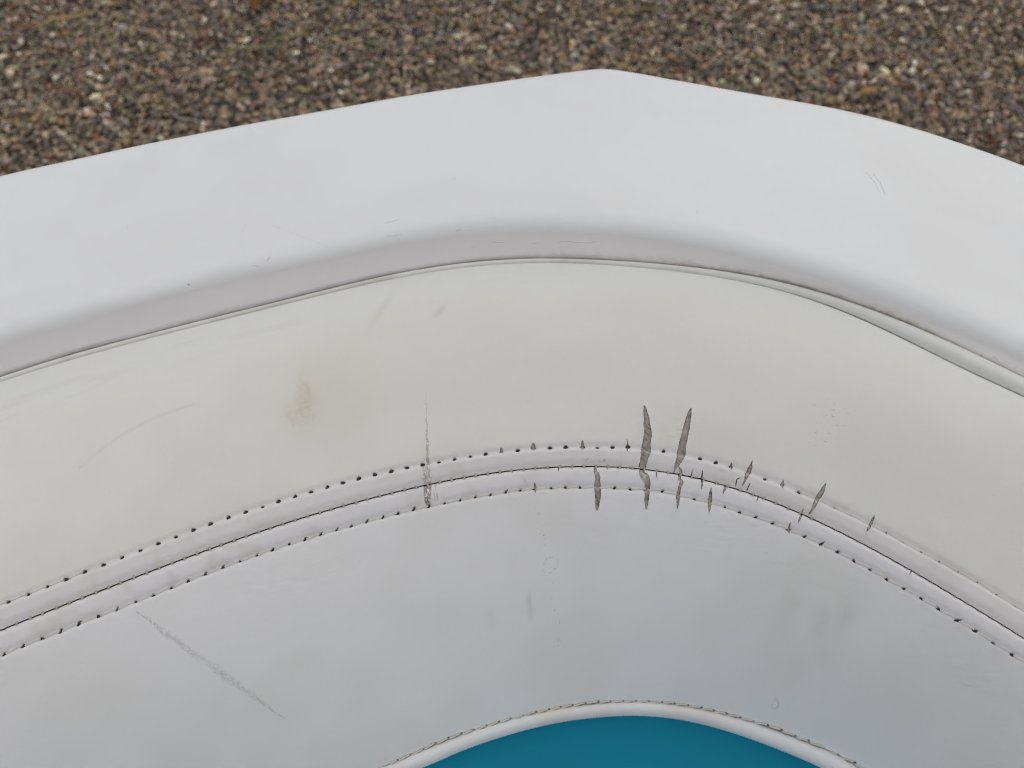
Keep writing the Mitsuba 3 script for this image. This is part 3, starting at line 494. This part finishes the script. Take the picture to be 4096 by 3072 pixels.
for t in tl: tear_floor(LOW + '__tear', t, z_lower, 0.35, eSl, bot)
# dark lining: shade of needle holes and seam gap put into its colour
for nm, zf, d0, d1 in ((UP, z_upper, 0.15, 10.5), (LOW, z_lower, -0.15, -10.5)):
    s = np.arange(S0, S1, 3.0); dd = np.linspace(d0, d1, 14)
    put(nm + '__lining', grid_mesh(np.stack([world(s, np.full_like(s, d), zf(s, np.full_like(s, d), False) - 1.4) for d in dd], 1)), 'gap_shade_cloth')
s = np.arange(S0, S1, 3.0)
put(SEAT + '__seam_tape', grid_mesh(np.stack([world(s, np.full_like(s, d), -53.6 * np.ones_like(s)) for d in (-2.0, 0, 2.0)], 1)), 'gap_shade_cloth')
put(LOW + '__edge_lining', grid_mesh(np.stack([world(s, R['P'](s) + k, z_lower(s, R['P'](s) + k, False) - 1.3) for k in (3.0, 1.7, 0.4)], 1)), 'gap_shade_cloth')

# ------------------------------------------------------------------ welt, rolled edge, teal seat
def tube_mesh(P, r, sides=8):
    """P (n,3) metres; r scalar or array metres"""
    t = np.gradient(P, axis=0); t /= np.linalg.norm(t, axis=1, keepdims=True) + 1e-12
    a = np.cross(t, [0, 0, 1.0]); a /= np.linalg.norm(a, axis=1, keepdims=True) + 1e-12
    b = np.cross(a, t)
    g = np.linspace(0, 2 * np.pi, sides + 1)
    V = P[:, None] + np.broadcast_to(r, (len(P),))[:, None, None] * (np.cos(g)[None, :, None] * a[:, None] + np.sin(g)[None, :, None] * b[:, None])
    return grid_mesh(V), g

s = np.arange(S0, S1 + 1, 2.0)
C, W = R['C'](s), R['W'](s)
rr = np.maximum((C - W) / 2, 0.7) + 0.06 * fb(s, s * 0, 0.08, 9)
m, g = tube_mesh(world(s, (C + W) / 2, zC(s) - 0.25 * rr + 0.3), rr / 1000 * 1.03, 20)
put(SEAT + '__welt', m, 'welt_vinyl', uv=np.stack([np.repeat(s[:, None], 21, 1), np.repeat(g[None], len(s), 0)], -1).reshape(-1, 2) / 1000.0)

s = np.arange(S0, S1 + 1, 1.0)
P_, K_ = R['P'](s), R['K'](s)
i = np.clip(np.searchsorted(HP[:, 0], s), 1, len(HP) - 1)
nr = np.minimum(np.abs(s - HP[i - 1, 0]), np.abs(s - HP[i, 0]))
sc = 0.35 * np.exp(-np.square(nr / 1.6)) + 0.5 * fb(s, s * 0, 0.25, 4)
w = P_ - K_
roll = [(P_ + 0.5, -141.9 + 0 * s)]
for t in np.linspace(0, 1, 15):
    a = math.radians(-8 + 190 * t)
    cx, cz = P_ - 0.60 * w, -142.9
    roll.append((cx + (0.56 * w + 0.25) * math.cos(a) + (sc * 0.5 if t < 0.35 else 0), cz + 3.7 * math.sin(a) + 0 * s - 3.2 * t))
roll.append((K_ + 0.8, -153.5 + 0 * s)); roll.append((K_ + 2.2, -158.0 + 0 * s))
put(SEAT + '__rolled_edge', sweep(roll, s), 'roll_vinyl')

kc = world(np.arange(S0, S1 + 1, 2.0), R['K'](np.arange(S0, S1 + 1, 2.0)) + 1.5, 0)[:, :2] * 1000
poly = Polygon(np.vstack([kc, [[kc[-1, 0], -75], [kc[0, 0], -75]]])).buffer(0)
X, Y = np.meshgrid(np.arange(kc[:, 0].min(), kc[:, 0].max(), 4.0), np.arange(-75, kc[:, 1].max() + 1, 4.0), indexing='ij')
P2 = np.stack([X.ravel(), Y.ravel()], 1); P2 = P2[contains_xy(poly.buffer(-1.0), P2[:, 0], P2[:, 1])]
ring = np.array(poly.exterior.segmentize(2.0).coords)[:-1]
P2 = np.vstack([ring, P2])
t = Delaunay(P2).simplices; c = P2[t].mean(1); t = t[contains_xy(poly, c[:, 0], c[:, 1])]
ds = cKDTree(kc).query(P2)[0]
zz = -150.5 - 7.0 * (1 - np.exp(-ds / 9.0)) - 0.06 * ds
put(SEAT + '__teal_panel', up_mesh(np.c_[P2, zz] / 1000, t), 'teal_vinyl')
fx = np.linspace(kc[0, 0], kc[-1, 0], 40)
zf_ = np.interp(fx, P2[P2[:, 1] < -74][np.argsort(P2[P2[:, 1] < -74][:, 0])][:, 0], zz[P2[:, 1] < -74][np.argsort(P2[P2[:, 1] < -74][:, 0])])
put(SEAT + '__front_apron', grid_mesh(np.stack([np.c_[fx, np.full(40, -75.3), zf_], np.c_[fx, np.full(40, -77.0), np.full(40, -465.0)]], 1) / 1000), 'teal_vinyl')

# ------------------------------------------------------------------ stitches
def stitch(name, a, b, zf, r, bsdf, lift=0.30, sag=0.18, seed=0):
    t = np.linspace(0.09, 0.91, 11)
    q = np.random.default_rng(seed)
    s = a[0] + (b[0] - a[0]) * t
    d = a[1] + (b[1] - a[1]) * t - sag * np.sin(2 * np.pi * t) + q.normal(0, 0.05)
    env = np.minimum(np.minimum(t, 1 - t) / 0.14, 1) ** 0.6
    z = zf(s, d, False) + lift - 1.1 * (1 - env)
    m, _ = tube_mesh(world(s, d, z), r * (0.55 + 0.45 * env) / 1000, 8)
    put(name, m, bsdf)
for k in range(nBl - 1, nBl + nBk):
    stitch(LOW + '__stitch', HB[k], HB[k + 1], z_lower, 0.36, 'thread', 0.18, 0.14, k)
for k in range(nPl - 1, nPl + nPk):
    stitch(LOW + '__edge_stitch', HP[k] - [0, 0.25], HP[k + 1] - [0, 0.25], lambda s, d, h: z_lower(s, d + 0.5, h) - 0.3, 0.36, 'thread', 0.22, 0.12, k)
for k in range(nTl - 1, nTl + nTk):
    s_ = HT[k, 0]
    if s_ > 82: stitch(UP + '__stitch', HT[k], HT[k + 1], z_upper, 0.30, 'thread', 0.12, -0.1, k)
    elif s_ < -205: stitch(UP + '__stitch', HT[k], HT[k + 1], z_upper, 0.20, 'dirty_thread', 0.0, 0.1, k)
for k, s_ in enumerate(HS):
    if -238 < s_ < 185:
        a = np.linspace(-1, 1, 7)
        r = 0.42 if s_ < 95 else 0.2
        P = world(s_ + 0.25 * a, a * 0.85, -50.75 + 0.30 * (1 - a * a) - (0.25 if s_ > 95 else 0))
        m, _ = tube_mesh(P, r / 1000, 7)
        put(SEAT + '__seam_stitch', m, 'dirty_thread')

# ------------------------------------------------------------------ gravel: tiles of single stones, set side by side
ICO = trimesh.creation.icosphere(subdivisions=0)
def srgb(*c):
    c = np.array(c) / 255.0
    return np.where(c < 0.04045, c / 12.92, ((c + 0.055) / 1.055) ** 2.4)
PAL = np.array([srgb(180, 160, 132), srgb(162, 146, 126), srgb(134, 126, 118), srgb(114, 104, 97), srgb(93, 84, 78), srgb(178, 150, 136), srgb(156, 130, 92), srgb(130, 130, 112),
                srgb(222, 208, 188), srgb(122, 86, 68), srgb(76, 68, 65), srgb(148, 134, 132), srgb(156, 104, 70), srgb(236, 226, 212)])
PW = np.array([17, 15, 13, 12, 10, 9, 6, 7, 5, 2.6, 8, 7, 0.9, 1.0]); PW = PW / PW.sum(); PAL = PAL * [0.86, 0.845, 0.815]
def gravel_tile(seed, size=0.4):
    r = np.random.default_rng(seed)
    V, F, Cc, at = [], [], [], 0
    for layer, (pitch, zc, n_) in enumerate(((0.0056, -0.4570, 0), (0.0050, -0.4535, 0), (0.0056, -0.4500, 0))):
        gx = np.arange(0, size, pitch)
        X, Y = np.meshgrid(gx, gx, indexing='ij')
        n = X.size
        c = np.stack([X.ravel(), Y.ravel(), np.full(n, zc)], 1) + r.uniform(-1, 1, (n, 3)) * [pitch * .5, pitch * .5, 0.0014]
        c[:, :2] -= size / 2
        if layer == 2: c = c[r.random(n) < 0.72]; n = len(c)
        sz = np.exp(r.normal(math.log(0.0028), 0.27, n)); big = r.random(n) < 0.025; sz[big] *= 1.45
        ax = np.stack([np.ones(n) * r.uniform(1.0, 1.5, n), r.uniform(.65, .95, n), r.uniform(.42, .75, n)], 1) * sz[:, None]
        v = ICO.vertices[None] * r.uniform(0.72, 1.18, (n, 12, 1)) * ax[:, None]
        Q = trimesh.transformations
        th = r.uniform(0, 2 * np.pi, n); tp, tr = r.normal(0, 0.28, n), r.normal(0, 0.28, n)
        cz, sz_ = np.cos(th), np.sin(th)
        z0 = np.zeros(n); o1 = np.ones(n)
        Rz = np.stack([cz, -sz_, z0, sz_, cz, z0, z0, z0, o1], 1).reshape(n, 3, 3)
        Rx = np.stack([o1, z0, z0, z0, np.cos(tp), -np.sin(tp), z0, np.sin(tp), np.cos(tp)], 1).reshape(n, 3, 3)
        Ry = np.stack([np.cos(tr), z0, np.sin(tr), z0, o1, z0, -np.sin(tr), z0, np.cos(tr)], 1).reshape(n, 3, 3)
        v = np.einsum('nij,nkj->nki', Rz @ Rx @ Ry, v) + c[:, None]
        col = PAL[r.choice(len(PAL), n, p=PW)] * np.exp(r.normal(0, 0.22, (n, 1))) * np.exp(r.normal(0, 0.03, (n, 3)))
        V.append(v.reshape(-1, 3)); Cc.append(np.repeat(np.clip(col, 0.01, 0.85), 12, 0))
        F.append((ICO.faces[None] + 12 * np.arange(n)[:, None, None]).reshape(-1, 3) + at); at += 12 * n
    return tri_mesh(np.vstack(V), np.vstack(F)), np.vstack(Cc)
NT = 3
for k in range(NT):
    m, col = gravel_tile(100 + k)
    scene[f'gravel_patch_{k}'] = {'type': 'shapegroup', 'stones': mikit.ply(m, 'stone', smooth=False, color=col)}
r = np.random.default_rng(5); n = 0
for ix in range(-3, 4):
    for iy in range(-1, 5):
        n += 1
        scene[f'gravel__{n:03d}'] = {'type': 'instance', 'to_world': T4().translate([ix * 0.4, iy * 0.4 + 0.05, 0]).rotate([0, 0, 1], 90.0 * int(r.integers(4))),
                                     'g': {'type': 'ref', 'id': f'gravel_patch_{int(r.integers(NT))}'}}
labels['gravel'] = {'label': 'mixed grey, tan and rust crushed gravel covering the ground behind the seat', 'category': 'gravel', 'kind': 'stuff'}

# ------------------------------------------------------------------ litter on the gravel
def blade(pts, w0, z, thick=0.0006, curl=0.002):
    """a flat dry blade that narrows to its ends, with real thickness"""
    p = np.array(pts, float); t = np.r_[0, np.cumsum(np.hypot(*np.diff(p, axis=0).T))]
    tt = np.linspace(0, t[-1], 15)
    c = np.stack([np.interp(tt, t, p[:, k]) for k in (0, 1)], 1)
    c[1:-1] = (c[:-2] + c[1:-1] * 2 + c[2:]) / 4
    g = np.gradient(c, axis=0); g /= np.linalg.norm(g, axis=1, keepdims=True)
    u = tt / t[-1]
    w = w0 * np.clip(np.sin(np.pi * np.clip(u, 0.03, 0.97)) ** 0.5, 0.2, 1)
    nrm = np.stack([-g[:, 1], g[:, 0]], 1)
    zz = z + curl * np.sin(np.pi * u) + 0.001 * np.sin(7 * u)
    ringv = []
    for a, h in ((-1, 0), (0, 0.25 * w0 + thick), (1, 0), (0, -thick + 0.25 * w0)):
        ringv.append(np.c_[c + nrm * (a * w / 2)[:, None], zz + h])
    ringv.append(ringv[0])
    return grid_mesh(np.stack(ringv, 1))
def litter(name, pts, w, mat, label, cat, z=-0.4435, group=None, **k):
    lab = {'label': label, 'category': cat}
    if group: lab['group'] = group
    put(name, blade(pts, w, z, **k), mat, smooth=40, **lab)
litter('dry_grass_blade', [(-0.530, 0.964), (-0.512, 0.972), (-0.489, 0.977), (-0.474, 0.987)], 0.0042, 'straw', 'long tan dry grass blade on the gravel near the top left corner', 'dry grass')
litter('wood_chip', [(-0.556, 0.955), (-0.545, 0.957), (-0.531, 0.959)], 0.0070, 'bark', 'reddish brown wood chip below the tan grass blade at top left', 'wood chip', curl=0.005)
litter('dry_leaf', [(-0.296, 0.990), (-0.287, 1.004), (-0.276, 1.022)], 0.020, 'leaf_brown', 'curled brown dry leaf at the top edge left of the middle', 'leaf', curl=0.010)
litter('dry_grass_blade', [(-0.325, 0.912), (-0.300, 0.922), (-0.272, 0.927), (-0.246, 0.932)], 0.0045, 'grass_dull', 'dull olive grass blade on the gravel below the brown leaf', 'dry grass')
litter('dry_grass_blade', [(-0.268, 0.936), (-0.245, 0.944), (-0.226, 0.950)], 0.0052, 'grass_dull', 'short olive grass blade lying just above the dull olive blade', 'dry grass')
litter('straw_stalk', [(0.095, 0.980), (0.118, 0.988), (0.165, 0.991)], 0.0022, 'straw', 'thin ochre straw stalk near the top edge right of the middle', 'straw')
litter('wood_chip', [(0.369, 0.852), (0.379, 0.857), (0.389, 0.861)], 0.0075, 'rust_chip', 'orange wood chip close to the right part of the shell edge', 'wood chip', curl=0.004)
litter('straw_stalk', [(0.327, 0.924), (0.341, 0.915), (0.354, 0.904)], 0.0022, 'bark', 'thin brown stalk on the gravel at the upper right', 'straw')
litter('wood_chip', [(-0.493, 0.863), (-0.478, 0.859), (-0.461, 0.857)], 0.0040, 'bark', 'thin red brown wood sliver on the gravel at the left', 'wood chip', curl=0.003)
